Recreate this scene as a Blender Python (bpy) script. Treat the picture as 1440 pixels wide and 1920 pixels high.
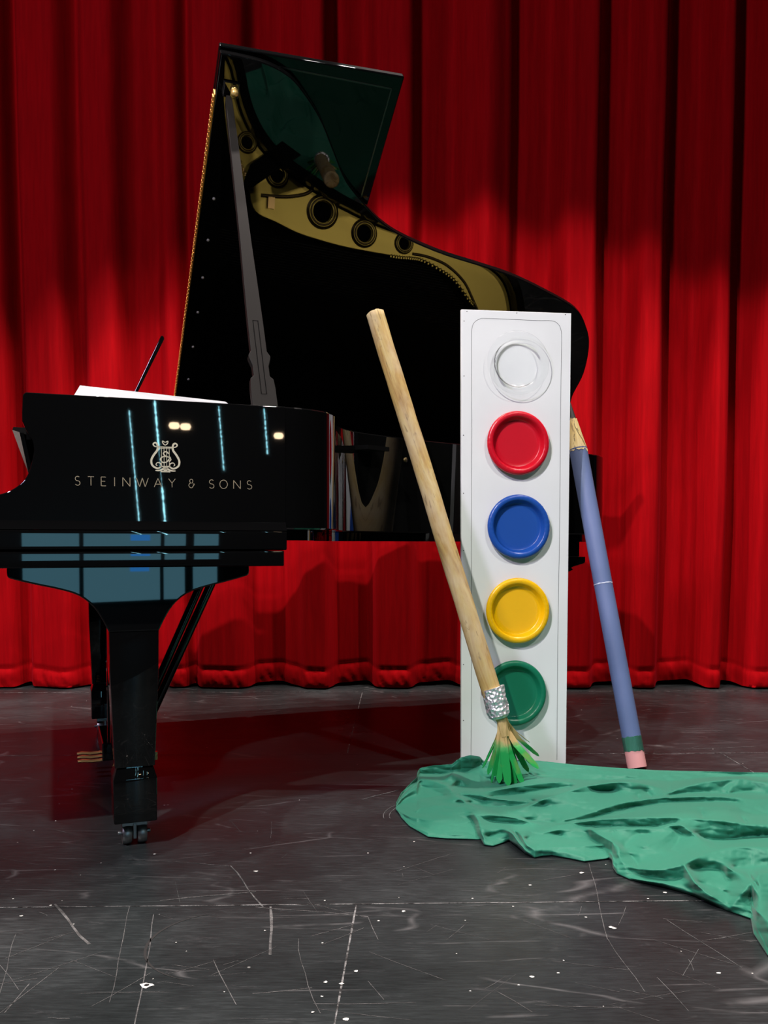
import bpy, bmesh, math, random
import numpy as np
from mathutils import Vector, Matrix, noise
from math import sin, cos, tan, pi, radians, sqrt, atan2, exp
S = bpy.context.scene
for o in list(bpy.data.objects): bpy.data.objects.remove(o)
random.seed(7)
COL = S.collection

# ---------------------------------------------------------------- camera, world, lights, exposure
S.view_settings.view_transform = 'Standard'; S.view_settings.look = 'None'
S.view_settings.gamma = 1; S.view_settings.use_curve_mapping = False
S.view_settings.exposure = 0.0
F = 1650.0; PITCH = radians(2.0); CX = 720.0; CY = 1079.0; CH = 0.68
cd = bpy.data.cameras.new('camera'); cam = bpy.data.objects.new('camera', cd); COL.objects.link(cam)
cam.location = (0, 0, CH); cam.rotation_euler = (pi/2 - PITCH, 0, 0)
cd.sensor_fit = 'VERTICAL'; cd.sensor_height = 24; cd.lens = 24*F/1920; cd.shift_y = (CY-960)/1920
cd.clip_start = 0.05; cd.clip_end = 60
S.camera = cam
w = bpy.data.worlds.new('World'); S.world = w; w.use_nodes = True
w.node_tree.nodes['Background'].inputs[0].default_value = (0.6, 0.75, 1.0, 1)
w.node_tree.nodes['Background'].inputs[1].default_value = 0.010
def lamp(kind, name, loc, aim, energy, color, **kw):
    d = bpy.data.lights.new(name, kind); d.energy = energy; d.color = color
    for k, v in kw.items(): setattr(d, k, v)
    o = bpy.data.objects.new(name, d); COL.objects.link(o); o.location = loc
    o.rotation_euler = (Vector(aim)-Vector(loc)).to_track_quat('-Z', 'Y').to_euler()
    return o
# row of overhead lamps just downstage of the curtain, cut off by an added unseen border
for x, en in ((-2.3, 800), (-0.75, 820), (0.8, 760), (2.35, 760)):
    lamp('SPOT', 'overhead_stage_lamp', (x, 3.0, 6.0), (x*0.95, 3.45, 0), en, (1.0, 0.86, 0.80), spot_size=radians(80), spot_blend=0.6, shadow_soft_size=0.05)
# front lamps on the lighting bridge, shuttered so they stop low on the curtain
lamp('SPOT', 'bridge_lamp', (-1.9, -1.3, 5.0), (0.0, 2.55, 0.66), 1150, (1.0, 0.975, 0.94), spot_size=radians(42), spot_blend=0.12, shadow_soft_size=0.06)
lamp('SPOT', 'bridge_lamp', (2.2, -1.0, 5.0), (0.25, 2.6, 0.70), 330, (1.0, 0.96, 0.91), spot_size=radians(42), spot_blend=0.12, shadow_soft_size=0.06)
# weak cool wash over everything
lamp('SPOT', 'house_wash_lamp', (-3.4, -2.5, 4.6), (0.1, 4.1, 2.6), 900, (0.78, 0.66, 0.95), spot_size=radians(70), spot_blend=0.8, shadow_soft_size=0.3)

# ---------------------------------------------------------------- pixel -> point helpers
CAM = np.array([0, 0, CH]); FW = np.array([0, cos(PITCH), -sin(PITCH)]); UP = np.array([0, sin(PITCH), cos(PITCH)]); RT = np.array([1.0, 0, 0])
def ray(x, y):
    return FW + RT*(x-CX)/F + UP*(CY-y)/F
def hit(x, y, p0, n):
    r = ray(x, y); return CAM + r*(((np.array(p0)-CAM) @ np.array(n))/(r @ np.array(n)))
def ground(x, y, z=0.0): return hit(x, y, (0, 0, z), (0, 0, 1))
def atY(x, y, Y): return hit(x, y, (0, Y, 0), (0, 1, 0))
A = radians(20.5); ca, sa = cos(A), sin(A)
U = np.array([ca, sa, 0]); V = np.array([-sa, ca, 0]); W = 1.5
P0 = np.array([-0.5280, 1.8748, 0.0])
TH = radians(38.0); HZ = 1.01
def side(x, y, v):
    q = hit(x, y, P0+v*V, V)-P0; return q @ U, q[2]
LD = -V*cos(TH)+np.array([0, 0, 1])*sin(TH); LN = np.cross(U, LD); HP = P0+W*V+np.array([0, 0, HZ])
def lidpt(x, y):
    q = hit(x, y, HP, LN)-HP; return q @ U, W-(q @ LD)

# ---------------------------------------------------------------- materials
def mat(name, col=(0.5, 0.5, 0.5), rough=0.5, metal=0.0, **kw):
    m = bpy.data.materials.new(name); m.use_nodes = True
    b = m.node_tree.nodes['Principled BSDF']
    b.inputs['Base Color'].default_value = (*col, 1); b.inputs['Roughness'].default_value = rough; b.inputs['Metallic'].default_value = metal
    for k, v in kw.items():
        b.inputs[k.replace('_', ' ')].default_value = v
    return m
class NT:
    def __init__(s, m): s.t = m.node_tree; s.b = s.t.nodes['Principled BSDF']
    def n(s, typ, **kw):
        n = s.t.nodes.new(typ)
        for k, v in kw.items(): setattr(n, k, v)
        return n
    def l(s, a, b): s.t.links.new(a, b)
    def pos(s, scale=(1, 1, 1), obj=True, rot=(0, 0, 0)):
        c = s.n('ShaderNodeTexCoord'); mp = s.n('ShaderNodeMapping'); mp.inputs['Scale'].default_value = scale; mp.inputs['Rotation'].default_value = rot
        s.l(c.outputs['Object'], mp.inputs['Vector']); return mp.outputs[0]
    def noise(s, vec, scale=5, detail=3, rough=0.5, dist=0):
        n = s.n('ShaderNodeTexNoise'); n.inputs['Scale'].default_value = scale; n.inputs['Detail'].default_value = detail
        n.inputs['Roughness'].default_value = rough; n.inputs['Distortion'].default_value = dist
        s.l(vec, n.inputs['Vector']); return n.outputs['Fac']
    def ramp(s, fac, stops):
        r = s.n('ShaderNodeValToRGB'); e = r.color_ramp.elements
        while len(e) < len(stops): e.new(0.5)
        for i, (p, c) in enumerate(stops):
            e[i].position = p; e[i].color = (*c, 1) if len(c) == 3 else c
        s.l(fac, r.inputs[0]); return r.outputs[0]
    def mix(s, fac, a, b, mode='MIX'):
        m = s.n('ShaderNodeMix', data_type='RGBA', blend_type=mode)
        for i, v in ((0, fac), (6, a), (7, b)):
            if hasattr(v, 'links'): s.l(v, m.inputs[i])
            else: m.inputs[i].default_value = v if i == 0 else (*v, 1)
        return m.outputs[2]
    def math(s, op, a, b=0.0):
        m = s.n('ShaderNodeMath', operation=op)
        for i, v in ((0, a), (1, b)):
            if hasattr(v, 'links'): s.l(v, m.inputs[i])
            else: m.inputs[i].default_value = v
        return m.outputs[0]
    def bump(s, h, strength=0.3, dist=0.01):
        b = s.n('ShaderNodeBump'); b.inputs['Strength'].default_value = strength; b.inputs['Distance'].default_value = dist
        s.l(h, b.inputs['Height']); s.l(b.outputs[0], s.b.inputs['Normal'])
    def color(s, c): s.l(c, s.b.inputs['Base Color'])
    def rough(s, c): s.l(c, s.b.inputs['Roughness'])
BLACK = mat('piano_black', (0.003, 0.003, 0.003), 0.018, Specular_IOR_Level=0.6)
LIDM = mat('lid_black', (0.003, 0.003, 0.003), 0.018, Specular_IOR_Level=0.34)
FLAPM = mat('flap_black', (0.003, 0.003, 0.003), 0.03, Specular_IOR_Level=0.12)
SATIN = mat('satin_black', (0.012, 0.011, 0.010), 0.35)
PROPM = mat('prop_black', (0.010, 0.009, 0.008), 0.45, Specular_IOR_Level=.08)
FELT_SHADE = mat('felt_shade_black', (0.002, 0.002, 0.002), 0.95, Specular_IOR_Level=0.05)  # felt parts, and the shade inside the case put into colour
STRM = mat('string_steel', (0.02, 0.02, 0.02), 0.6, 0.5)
BRASS = mat('brass', (0.92, 0.62, 0.20), 0.26, 0.5)
STEEL = mat('caster_steel', (0.45, 0.45, 0.45), 0.35, 1.0)
LETTER = mat('letter_gold', (0.42, 0.34, 0.22), 0.45, 0.3)
EMB = mat('emblem_gold', (0.80, 0.72, 0.52), 0.4, 0.3)
PAPERW = mat('white_paper', (0.27, 0.285, 0.30), 0.7)
HING = mat('hinge_brass', (0.55, 0.28, 0.06), 0.35, 0.8)
RUB = mat('bumper_rubber', (0.25, 0.24, 0.22), 0.5)
GOLD = mat('plate_gold', (0.80, 0.63, 0.12), 0.40, 0.6)
t = NT(GOLD); v = t.pos(); t.bump(t.noise(v, 260, 2), 0.12, 0.002)

# stage floor: black painted ply with scratches
def floor_mat():
    m = mat('stage_floor', (0.02, 0.02, 0.021), 0.36, Specular_IOR_Level=0.14); t = NT(m)
    v = t.pos()
    big = t.noise(v, 1.7, 5, 0.6, 0.4)
    fine = t.noise(t.pos((3, 26, 1)), 7, 4, 0.7)
    base = t.ramp(t.math('ADD', t.math('MULTIPLY', big, 0.6), t.math('MULTIPLY', fine, 0.4)), [(0.38, (0.0085, 0.0105, 0.011)), (0.52, (0.018, 0.022, 0.023)), (0.66, (0.039, 0.046, 0.048))])
    col = base
    # long thin scratches: warped stretched voronoi edges in several directions
    for i, (rot, sc, lo, c) in enumerate([(0.3, (1.1, 9, 1), 0.010, 0.16), (1.35, (1.3, 8, 1), 0.008, 0.15), (-0.7, (0.9, 7, 1), 0.007, 0.13), (2.3, (1.6, 5, 1), 0.006, 0.13), (0.05, (1.8, 12, 1), 0.010, 0.12)]):
        vv = t.pos(sc, rot=(0, 0, rot))
        nz = t.n('ShaderNodeTexNoise'); nz.inputs['Scale'].default_value = 1.3; t.l(vv, nz.inputs['Vector'])
        ad = t.n('ShaderNodeVectorMath', operation='MULTIPLY_ADD'); t.l(nz.outputs['Color'], ad.inputs[0]); ad.inputs[1].default_value = (0.5, 0.5, 0); t.l(vv, ad.inputs[2])
        vo = t.n('ShaderNodeTexVoronoi', feature='DISTANCE_TO_EDGE'); vo.inputs['Scale'].default_value = 0.55; t.l(ad.outputs[0], vo.inputs['Vector'])
        line = t.ramp(vo.outputs['Distance'], [(0.0, (1, 1, 1)), (lo, (0, 0, 0))])
        gate = t.ramp(t.noise(t.pos((1, 1, 1), rot=(0, 0, rot+i)), 4.1+i*0.6, 4, 0.6), [(0.52, (0, 0, 0)), (0.64, (1, 1, 1))])
        k = t.math('MULTIPLY', line, gate)
        col = t.mix(t.math('MULTIPLY', k, 0.5), col, (c, c, c*1.02))
    # scuffs
    sc = t.ramp(t.noise(t.pos((2, 7, 1), rot=(0, 0, 0.5)), 3.3, 8, 0.75, 1.0), [(0.60, (0, 0, 0)), (0.76, (1, 1, 1))])
    col = t.mix(t.math('MULTIPLY', sc, 0.45), col, (0.10, 0.10, 0.105))
    # small pale specks
    vo = t.n('ShaderNodeTexVoronoi', feature='F1'); vo.inputs['Scale'].default_value = 9; t.l(v, vo.inputs['Vector'])
    sp = t.ramp(vo.outputs['Distance'], [(0.0, (1, 1, 1)), (0.035, (0, 0, 0))])
    g = t.ramp(t.noise(v, 6, 2), [(0.5, (0, 0, 0)), (0.56, (1, 1, 1))])
    col = t.mix(t.math('MULTIPLY', sp, g), col, (0.4, 0.4, 0.38))
    t.color(col)
    t.rough(t.ramp(big, [(0.3, (0.27,)*3), (0.7, (0.42,)*3)]))
    t.bump(fine, 0.10, 0.002)
    return m
FLOORM = floor_mat()
SEAM = mat('floor_seam', (0.12, 0.12, 0.12), 0.8)
t = NT(SEAM); t.color(t.ramp(t.noise(t.pos((9, 9, 1)), 3, 5, 0.8), [(0.44, (0.004, 0.004, 0.004)), (0.60, (0.22, 0.22, 0.22))]))
SCR = mat('scratch_paint', (0.16, 0.16, 0.165), 0.7)
t = NT(SCR); t.color(t.ramp(t.noise(t.pos((1, 1, 1)), 40, 5, 0.8), [(0.42, (0.03, 0.03, 0.03)), (0.62, (0.125, 0.125, 0.125))]))
SCRL = mat('chip_paint', (0.55, 0.55, 0.52), 0.7)
SCRD = mat('dark_scuff', (0.004, 0.004, 0.004), 0.8)
CURT = mat('red_velvet', (0.34, 0.0008, 0.003), 0.85, Sheen_Weight=0.12, Sheen_Roughness=0.4, Specular_IOR_Level=0.06)
CURT.node_tree.nodes['Principled BSDF'].inputs['Sheen Tint'].default_value = (1, 0.02, 0.05, 1)
t = NT(CURT); v = t.pos((60, 60, 4)); f = t.noise(v, 1.2, 4, 0.6)
t.color(t.ramp(f, [(0.3, (0.27, 0.0004, 0.0022)), (0.7, (0.36, 0.0006, 0.0030))]))
DARKW = mat('dark_wall', (0.01, 0.012, 0.014), 0.9)

# ---------------------------------------------------------------- mesh helpers
def link(name, me, m, parent=None, smooth=None, bevel=0):
    o = bpy.data.objects.new(name, me); COL.objects.link(o)
    if m is not None:
        for mm in (m if isinstance(m, (list, tuple)) else [m]): me.materials.append(mm)
    if parent: o.parent = parent
    if smooth is not None:
        me.shade_smooth() if smooth >= 180 else set_smooth(me, smooth)
    if bevel:
        b = o.modifiers.new('bevel', 'BEVEL'); b.width = bevel; b.segments = 3; b.limit_method = 'ANGLE'; b.angle_limit = radians(35); b.harden_normals = True
    return o
def set_smooth(me, ang):
    bm = bmesh.new(); bm.from_mesh(me)
    for f in bm.faces: f.smooth = True
    for e in bm.edges:
        if len(e.link_faces) == 2 and e.calc_face_angle(0) > radians(ang): e.smooth = False
    bm.to_mesh(me); bm.free()
class MB:
    def __init__(s): s.v = []; s.f = []; s.mi = []; s.m = 0
    def add(s, vs, fs):
        k = len(s.v); s.v += [tuple(map(float, p)) for p in vs]
        for f in fs: s.f.append(tuple(k+i for i in f)); s.mi.append(s.m)
    def box(s, x0, x1, y0, y1, z0, z1):
        s.add([(x, y, z) for z in (z0, z1) for y in (y0, y1) for x in (x0, x1)], [(0, 2, 3, 1), (4, 5, 7, 6), (0, 1, 5, 4), (2, 6, 7, 3), (0, 4, 6, 2), (1, 3, 7, 5)])
    def prism(s, pts, f, h0, h1):
        """outline pts (a,b); f(a,b,h)->xyz"""
        n = len(pts)
        s.add([f(a, b, h0) for a, b in pts]+[f(a, b, h1) for a, b in pts], [tuple(range(n))[::-1], tuple(range(n, 2*n))]+[(i, (i+1) % n, n+(i+1) % n, n+i) for i in range(n)])
    def grid(s, rows, close=False, flip=False):
        k = len(s.v); n = len(rows[0]); 
        for r in rows: s.v += [tuple(map(float, p)) for p in r]
        for i in range(len(rows)-1):
            for j in range(n if close else n-1):
                a, b, c, d = k+i*n+j, k+i*n+(j+1) % n, k+(i+1)*n+(j+1) % n, k+(i+1)*n+j
                s.f.append((a, d, c, b) if flip else (a, b, c, d)); s.mi.append(s.m)
    def tube(s, path, rad, seg=12, cap=True, wob=0):
        path = [Vector(tuple(map(float, p))) for p in path]; rows = []
        if not hasattr(rad, '__len__'): rad = [rad]*len(path)
        up = None
        for i, p in enumerate(path):
            d = (path[min(i+1, len(path)-1)]-path[max(i-1, 0)]).normalized()
            if up is None: up = d.orthogonal().normalized()
            up = (up-d*up.dot(d)).normalized(); sd = d.cross(up)
            rows.append([p+(up*cos(2*pi*j/seg)+sd*sin(2*pi*j/seg))*rad[i]*(1+wob*noise.noise(Vector((j*1.7, i*0.6, 3)))) for j in range(seg)])
        k = len(s.v); s.grid(rows, close=True)
        if cap:
            n = len(rows); s.f.append(tuple(k+j for j in range(seg))[::-1]); s.mi.append(s.m)
            s.f.append(tuple(k+(n-1)*seg+j for j in range(seg))); s.mi.append(s.m)
    def lathe(s, prof, org, ax, seg=64, ref=None):
        ax = Vector(tuple(map(float, ax))).normalized(); u = ax.orthogonal().normalized() if ref is None else Vector(tuple(map(float, ref))); v = ax.cross(u); o = Vector(tuple(map(float, org)))
        s.grid([[o+ax*h+(u*cos(2*pi*j/seg)+v*sin(2*pi*j/seg))*r for j in range(seg)] for r, h in prof], close=True)
    def build(s, name, m, parent=None, smooth=None, bevel=0):
        me = bpy.data.meshes.new(name); me.from_pydata(s.v, [], s.f)
        for p, i in zip(me.polygons, s.mi): p.material_index = i
        bm = bmesh.new(); bm.from_mesh(me); bmesh.ops.recalc_face_normals(bm, faces=bm.faces); bm.to_mesh(me); bm.free()
        return link(name, me, m, parent, smooth, bevel)
def ribbon(mb, pts, wd, f, h=0.0008):
    """flat stroke through 2D pts, mapped by f(a,b,h); raised h"""
    n = len(pts); L = []; R = []
    closed = (abs(pts[0][0]-pts[-1][0])+abs(pts[0][1]-pts[-1][1])) < 1e-6
    for i, p in enumerate(pts):
        a = pts[i-1] if i > 0 else (pts[-2] if closed else pts[0]); b = pts[i+1] if i < n-1 else (pts[1] if closed else pts[-1])
        dx, dy = b[0]-a[0], b[1]-a[1]; l = sqrt(dx*dx+dy*dy) or 1
        ww = wd[i] if hasattr(wd, '__len__') else wd
        L.append((p[0]-dy/l*ww/2, p[1]+dx/l*ww/2)); R.append((p[0]+dy/l*ww/2, p[1]-dx/l*ww/2))
    mb.grid([[f(*L[i], 0) for i in range(n)], [f(*L[i], h) for i in range(n)], [f(*R[i], h) for i in range(n)], [f(*R[i], 0) for i in range(n)]])
def catmull(pts, k=6, closed=False):
    out = []; n = len(pts)
    for i in range(n if closed else n-1):
        g = (lambda j: pts[j % n]) if closed else (lambda j: pts[max(0, min(n-1, j))])
        p0, p1, p2, p3 = [np.array(g(i+d), float) for d in (-1, 0, 1, 2)]
        for q in range(k):
            t_ = q/k; out.append(tuple(0.5*((2*p1)+(-p0+p2)*t_+(2*p0-5*p1+4*p2-p3)*t_*t_+(-p0+3*p1-3*p2+p3)*t_**3)))
    if not closed: out.append(tuple(pts[-1]))
    return out
def empty(name, loc=(0, 0, 0), rz=0.0):
    o = bpy.data.objects.new(name, None); COL.objects.link(o); o.location = loc; o.rotation_euler = (0, 0, rz); o.empty_display_size = 0.1; return o
def tag(o, label=None, cat=None, group=None, kind=None):
    if label: o['label'] = label
    if cat: o['category'] = cat
    if group: o['group'] = group
    if kind: o['kind'] = kind
    return o

# ---------------------------------------------------------------- setting
def floor_build():
    m = MB(); m.box(-5, 6.5, 0.25, 5.6, -0.12, 0.0)
    # seams and marks as thin painted inlays belonging to the floor
    def strip(pa, pb, wd, mi, z=0.0006, wav=0.0):
        a = np.array(pa[:2], float); b = np.array(pb[:2], float); d = b-a; L = np.linalg.norm(d); d /= L; nn = np.array([-d[1], d[0]]); k = max(2, int(L/0.04))
        m.m = mi; rows = [[], []]
        for i in range(k+1):
            p = a+d*L*i/k+nn*wav*noise.noise(Vector((i*0.3, L, wd*900)))
            ww = wd*(0.6+0.8*abs(noise.noise(Vector((i*0.7, L*3, 1)))))
            rows[0].append((*(p-nn*ww/2), z)); rows[1].append((*(p+nn*ww/2), z))
        m.grid(rows)
    for y0, y1 in ((1.595, 1.73), (2.83, 2.86), (4.04, 4.08), (0.42, 0.5)):
        strip((-4.5, y0-0.06), (6.0, y1+0.06), 0.003, 1)
    strip(ground(668, 1697), ground(620, 1960), 0.0035, 1); strip((1.1, 2.83), (1.12, 1.7), 0.003, 1); strip((-1.3, 2.8), (-1.33, 1.62), 0.003, 1)
    strip((-0.1, 4.04), (-0.12, 2.85), 0.003, 1)
    P = lambda x, y: ground(x, y)
    for pa, pb, wd, wv in [((290, 1715), (250, 1930), .0022, .004), ((1105, 1618), (1140, 1762), .0015, .004), ((1140, 1762), (1210, 1860), .0012, .01), ((8, 1900), (55, 1845), .002, .0), ((0, 1845), (70, 1835), .0015, 0),
                       ((105, 1695), (170, 1770), .006, .01), ((225, 1610), (430, 1624), .0018, .006), ((430, 1624), (495, 1700), .0035, .01), ((510, 1700), (514, 1790), .006, .012), ((400, 1800), (440, 1885), .0016, .004),
                       ((480, 1700), (690, 1720), .002, .008), ((690, 1720), (708, 1762), .0015, .004), ((585, 1755), (660, 1735), .0012, 0), ((1250, 1725), (1390, 1815), .0014, .004), ((1310, 1780), (1280, 1830), .0012, 0),
                       ((1020, 1650), (1080, 1640), .0015, 0), ((680, 1500), (745, 1480), .004, .02), ((690, 1840), (720, 1875), .0012, 0), ((0, 1900), (110, 1815), .0014, 0), ((205, 1880), (240, 1700), .0012, .01), ((1065, 1395), (1110, 1400), .004, .004), ((1290, 1405), (1420, 1400), .003, .004),
                       ((30, 1750), (0, 1870), .0012, .01), ((560, 1760), (600, 1900), .001, .02), ((720, 1640), (850, 1600), .0012, .01), ((860, 1700), (990, 1690), .001, .01), ((300, 1690), (480, 1672), .003, .01)]:
        strip(P(*pa), P(*pb), wd, 2, 0.0005, wv)
    rnd = random.Random(3)
    for i in range(110):
        x, y = rnd.uniform(-10, 1450), 1300+620*rnd.random()**0.75; a = rnd.uniform(0, pi) if rnd.random() < .5 else rnd.gauss(0.0, .5); L = rnd.uniform(.02, .16); p = P(x, y)
        strip(p, (p[0]+cos(a)*L, p[1]+sin(a)*L, 0), rnd.uniform(.0005, .0014), 2, 0.0005, .008)
    # rim of a dark circular scuff
    m.m = 4; c = P(420, 1770); r = 0.19
    for a0, a1, rr in ((1.9, 4.4, .13), ):
        pts = [(c[0]+rr*cos(a0+(a1-a0)*i/24), c[1]+rr*sin(a0+(a1-a0)*i/24)) for i in range(25)]
        ribbon(m, pts, [.001+.004*sin(pi*i/24) for i in range(25)], lambda a, b, h: (a, b, 0.0004+h), 0.0001)
    m.m = 2; c = P(745, 1530)
    for rr in (.13, .145): ribbon(m, [(c[0]+.11+rr*cos(1.7+1.6*i/20), c[1]+rr*sin(1.7+1.6*i/20)) for i in range(21)], .002, lambda a, b, h: (a, b, 0.0005+h), 0.0001)
    # pale paint chips
    m.m = 3
    spots = [(275, 1848, .008), (648, 1912, .004), (640, 1845, .003), (611, 1842, .003), (756, 1709, .003), (994, 1660, .0025), (1146, 1739, .004), (1152, 1741, .003), (1348, 1825, .003), (1247, 1674, .003), (997, 1832, .003), (668, 1821, .003), (290, 1602, .003), (95, 1698, .002), (480, 1634, .004), (710, 1727, .002), (1090, 1637, .004), (962, 1700, .002), (40, 1718, .003), (470, 1600, .002), (1440, 1690, .002), (135, 1480, .002), (690, 1600, .002), (860, 1563, .002)]
    for i in range(70): spots.append((rnd.uniform(0, 1440), 1300+600*rnd.random(), rnd.uniform(.0008, .002)))
    for x, y, r in spots:
        p = P(x, y); k = 9
        ring = [(p[0]+r*(0.6+0.7*rnd.random())*cos(2*pi*j/k)*1.2, p[1]+r*(0.6+.7*rnd.random())*sin(2*pi*j/k), 0.0008) for j in range(k)]
        m.add(ring, [tuple(range(k))])
    m.m = 4; p = P(275, 1848); m.add([(p[0]+.004*cos(2*pi*j/10), p[1]+.004*sin(2*pi*j/10), 0.0011) for j in range(10)], [tuple(range(10))])
    tag(m.build('floor', [FLOORM, SEAM, SCR, SCRL, SCRD]), 'black painted plywood stage floor, scratched and scuffed', None, None, 'structure')
floor_build()
def sbox(name, *b, m=DARKW, label=None):
    q = MB(); q.box(*b); return tag(q.build(name, m), label, None, None, 'structure')
sbox('wall_back', -5, 6.5, 5.3, 5.5, 0, 6.8); sbox('wall_left', -5.2, -5, -9, 5.6, -1, 6.8); sbox('wall_right', 9.0, 9.2, -9, 5.6, -1, 6.8)
sbox('wall_front', -5.2, 9.2, -9.2, -9.0, -1, 6.8); sbox('ceiling', -5.2, 9.2, -9.2, 5.6, 6.8, 6.9); sbox('floor_auditorium', -5.2, 9.2, -9.2, 0.24, -1.1, -1.0)
sbox('light_cut_border_1', -4.8, 6.3, 3.50, 3.54, 4.05, 6.8)     # unseen black border, added to cut the overhead light off the upper curtain
# glowing teal panes added out of view for case reflections, with hanging strip lamps
def emis(name, col, st):
    m = bpy.data.materials.new(name); m.use_nodes = True; n = m.node_tree; n.nodes.clear()
    e = n.nodes.new('ShaderNodeEmission'); o = n.nodes.new('ShaderNodeOutputMaterial'); e.inputs[0].default_value = (*col, 1); e.inputs[1].default_value = st; n.links.new(e.outputs[0], o.inputs[0]); return m
TEAL = emis('teal_glow', (0.16, 0.42, 0.55), 4.0); BLU = emis('screen_glow', (0.05, 0.35, 1.0), 6.0); CYAN = emis('strip_glow', (0.35, 0.85, 1.0), 30); WARM = emis('warm_glow', (1.0, 0.72, 0.45), 30)
q = MB(); q.box(2.6, 3.35, -8.1, -8.08, -0.12, 0.93); q.box(3.42, 4.55, -8.1, -8.08, -0.12, 0.93); q.box(4.62, 4.95, -8.1, -8.08, -0.12, 0.93); q.box(5.1, 5.5, -8.1, -8.08, -0.12, 0.93)
tag(q.build('reflection_pane_1', TEAL), 'teal glowing panes added behind the camera for the piano reflections', None, None, 'structure')
q = MB(); q.box(4.08, 4.36, -8.06, -8.03, 0.3, 0.75); tag(q.build('wall_screen', BLU), 'small blue screen in front of the added teal panes behind the camera', 'screen')
for i, (x, segs, r_) in enumerate(((4.03, ((0.75, 2.55),), .008), (4.43, ((.75, 2.85),), .016), (5.47, ((1.8, 2.75),), .008), (6.28, ((2.1, 2.8),), .009))):
    q = MB()
    for z0, z1 in segs:
        zz = np.linspace(z0, z1, 80); q.tube([(x+(2.8-z)*.085+.008*noise.noise(Vector((z*19, i, 0))), -8.0, z) for z in zz], [r_*max(.15, (.7+1.3*noise.noise(Vector((z*31, i, 4)))))*(.12 if i == 1 and 1.5 < z < 2.05 else 1) for z in zz], 6)
    tag(q.build('strip_lamp', CYAN), 'thin vertical cyan strip lamp in the hall, %s of the four' % ('nearest the centre', 'second from the centre', 'third from the centre', 'farthest from the centre')[i], 'lamp', 'cyan strip lamps')
for i, x in enumerate((4.74, 4.92, 6.55)):
    q = MB(); q.lathe([(0.0, -.05), (.06, -.04), (.08, 0), (.06, .04), (0, .05)], (x, -8.0, 2.40), (0, 0, 1), 20); tag(q.build('wall_lamp', WARM), 'round warm wall lamp at the back of the hall, %s' % ('nearest the centre', 'middle one', 'farthest right')[i], 'lamp')

# ---------------------------------------------------------------- curtain
def curtain():
    Yc = 4.16
    # (pixel x at the curtain plane, depth towards camera in m, sharpness)
    kn = [(-420, 0), (-380, .10), (-300, .09), (-270, 0), (-200, .09), (-110, .10), (-75, .0), (-20, .09), (25, .085), (40, .00), (55, .07), (125, .10), (160, .03), (175, .09), (225, .11), (262, .045), (300, .03), (322, .085), (345, .075), (358, .01), (372, .09), (440, .10), (462, .085),
          (474, .02), (520, .00), (555, .05), (575, .10), (612, .115), (628, .03), (690, .0), (706, .09), (770, .10), (786, .03), (850, .0), (868, .06), (905, .11), (945, .075), (965, .015), (1030, .0), (1048, .10), (1105, .105), (1122, .02), (1178, .01), (1190, .10), (1228, .10), (1248, .01),
          (1310, .0), (1326, .10), (1350, .10), (1368, .0), (1390, .01), (1412, .10), (1470, .09), (1500, 0), (1560, .1), (1600, .0), (1680, .1), (1730, 0), (1800, .1), (1860, 0), (1950, .1), (2050, 0)]
    xs = [((k[0]-CX)/F)*Yc for k in kn]; ds = [k[1] for k in kn]
    X = np.linspace(xs[0], xs[-1], 1300)
    def prof(X):
        out = np.zeros_like(X)
        for i in range(len(xs)-1):
            mk = (X >= xs[i]) & (X <= xs[i+1]); t_ = (X[mk]-xs[i])/(xs[i+1]-xs[i]); s_ = t_*t_*(3-2*t_); out[mk] = ds[i]*(1-s_)+ds[i+1]*s_
        return out
    D = prof(X)
    ker = np.hanning(17); ker /= ker.sum(); D = np.convolve(D, ker, 'same')
    zs = list(np.concatenate([[0.012, 0.02, 0.035, 0.05, 0.07, 0.088, 0.095, 0.10, 0.106, 0.115, 0.13], np.linspace(0.16, 4.5, 60)]))
    rows = []
    for z in zs:
        amp = 1.0-0.22*max(0, 1-z/0.9)
        r = []
        for i, x in enumerate(X):
            d = D[i]*1.75*amp*(1-0.12*z/4.5)
            d += 0.006*noise.noise(Vector((x*9, z*0.8, 0)))+0.004*noise.noise(Vector((x*28, z*0.5, 5)))
            if z < 0.115:   # hem: puckered pocket
                k = 1-abs(z-0.05)/0.055
                d += 0.011*max(0, k)**.7*(0.7+0.6*noise.noise(Vector((x*6, 2, 3)))) + 0.010*noise.noise(Vector((x*38+z*22, z*18, 9)))*max(0, k)
                if abs(z-0.1) < 0.007: d -= 0.004
            zz = z+(0.010*noise.noise(Vector((x*3, 7, 0)))+0.012*(0.05-D[i])/.05 if z < 0.2 else 0)*(1 if z < .15 else .5)
            xx = x*(1+0.006*(z-1.0)) + 0.014*noise.noise(Vector((x*2, z*0.5, 1)))
            r.append((xx, Yc+0.10-d, max(0.008, zz)))
        rows.append(r)
    m = MB(); m.grid(rows)
    o = m.build('stage_curtain', CURT, None, 180)
    tag(o, 'tall red velvet stage curtain in deep vertical folds across the back', 'curtain')
curtain()

# ================================================================= PIANO
PN = empty('grand_piano', tuple(P0), A)
tag(PN, 'glossy black concert grand piano with its lid raised on a prop', 'piano')
Id = lambda a, b, h: (a, b, h)
SIDEF = lambda v0: (lambda a, b, h: (a, v0+h, b))          # (u,z) outline extruded along v
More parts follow.
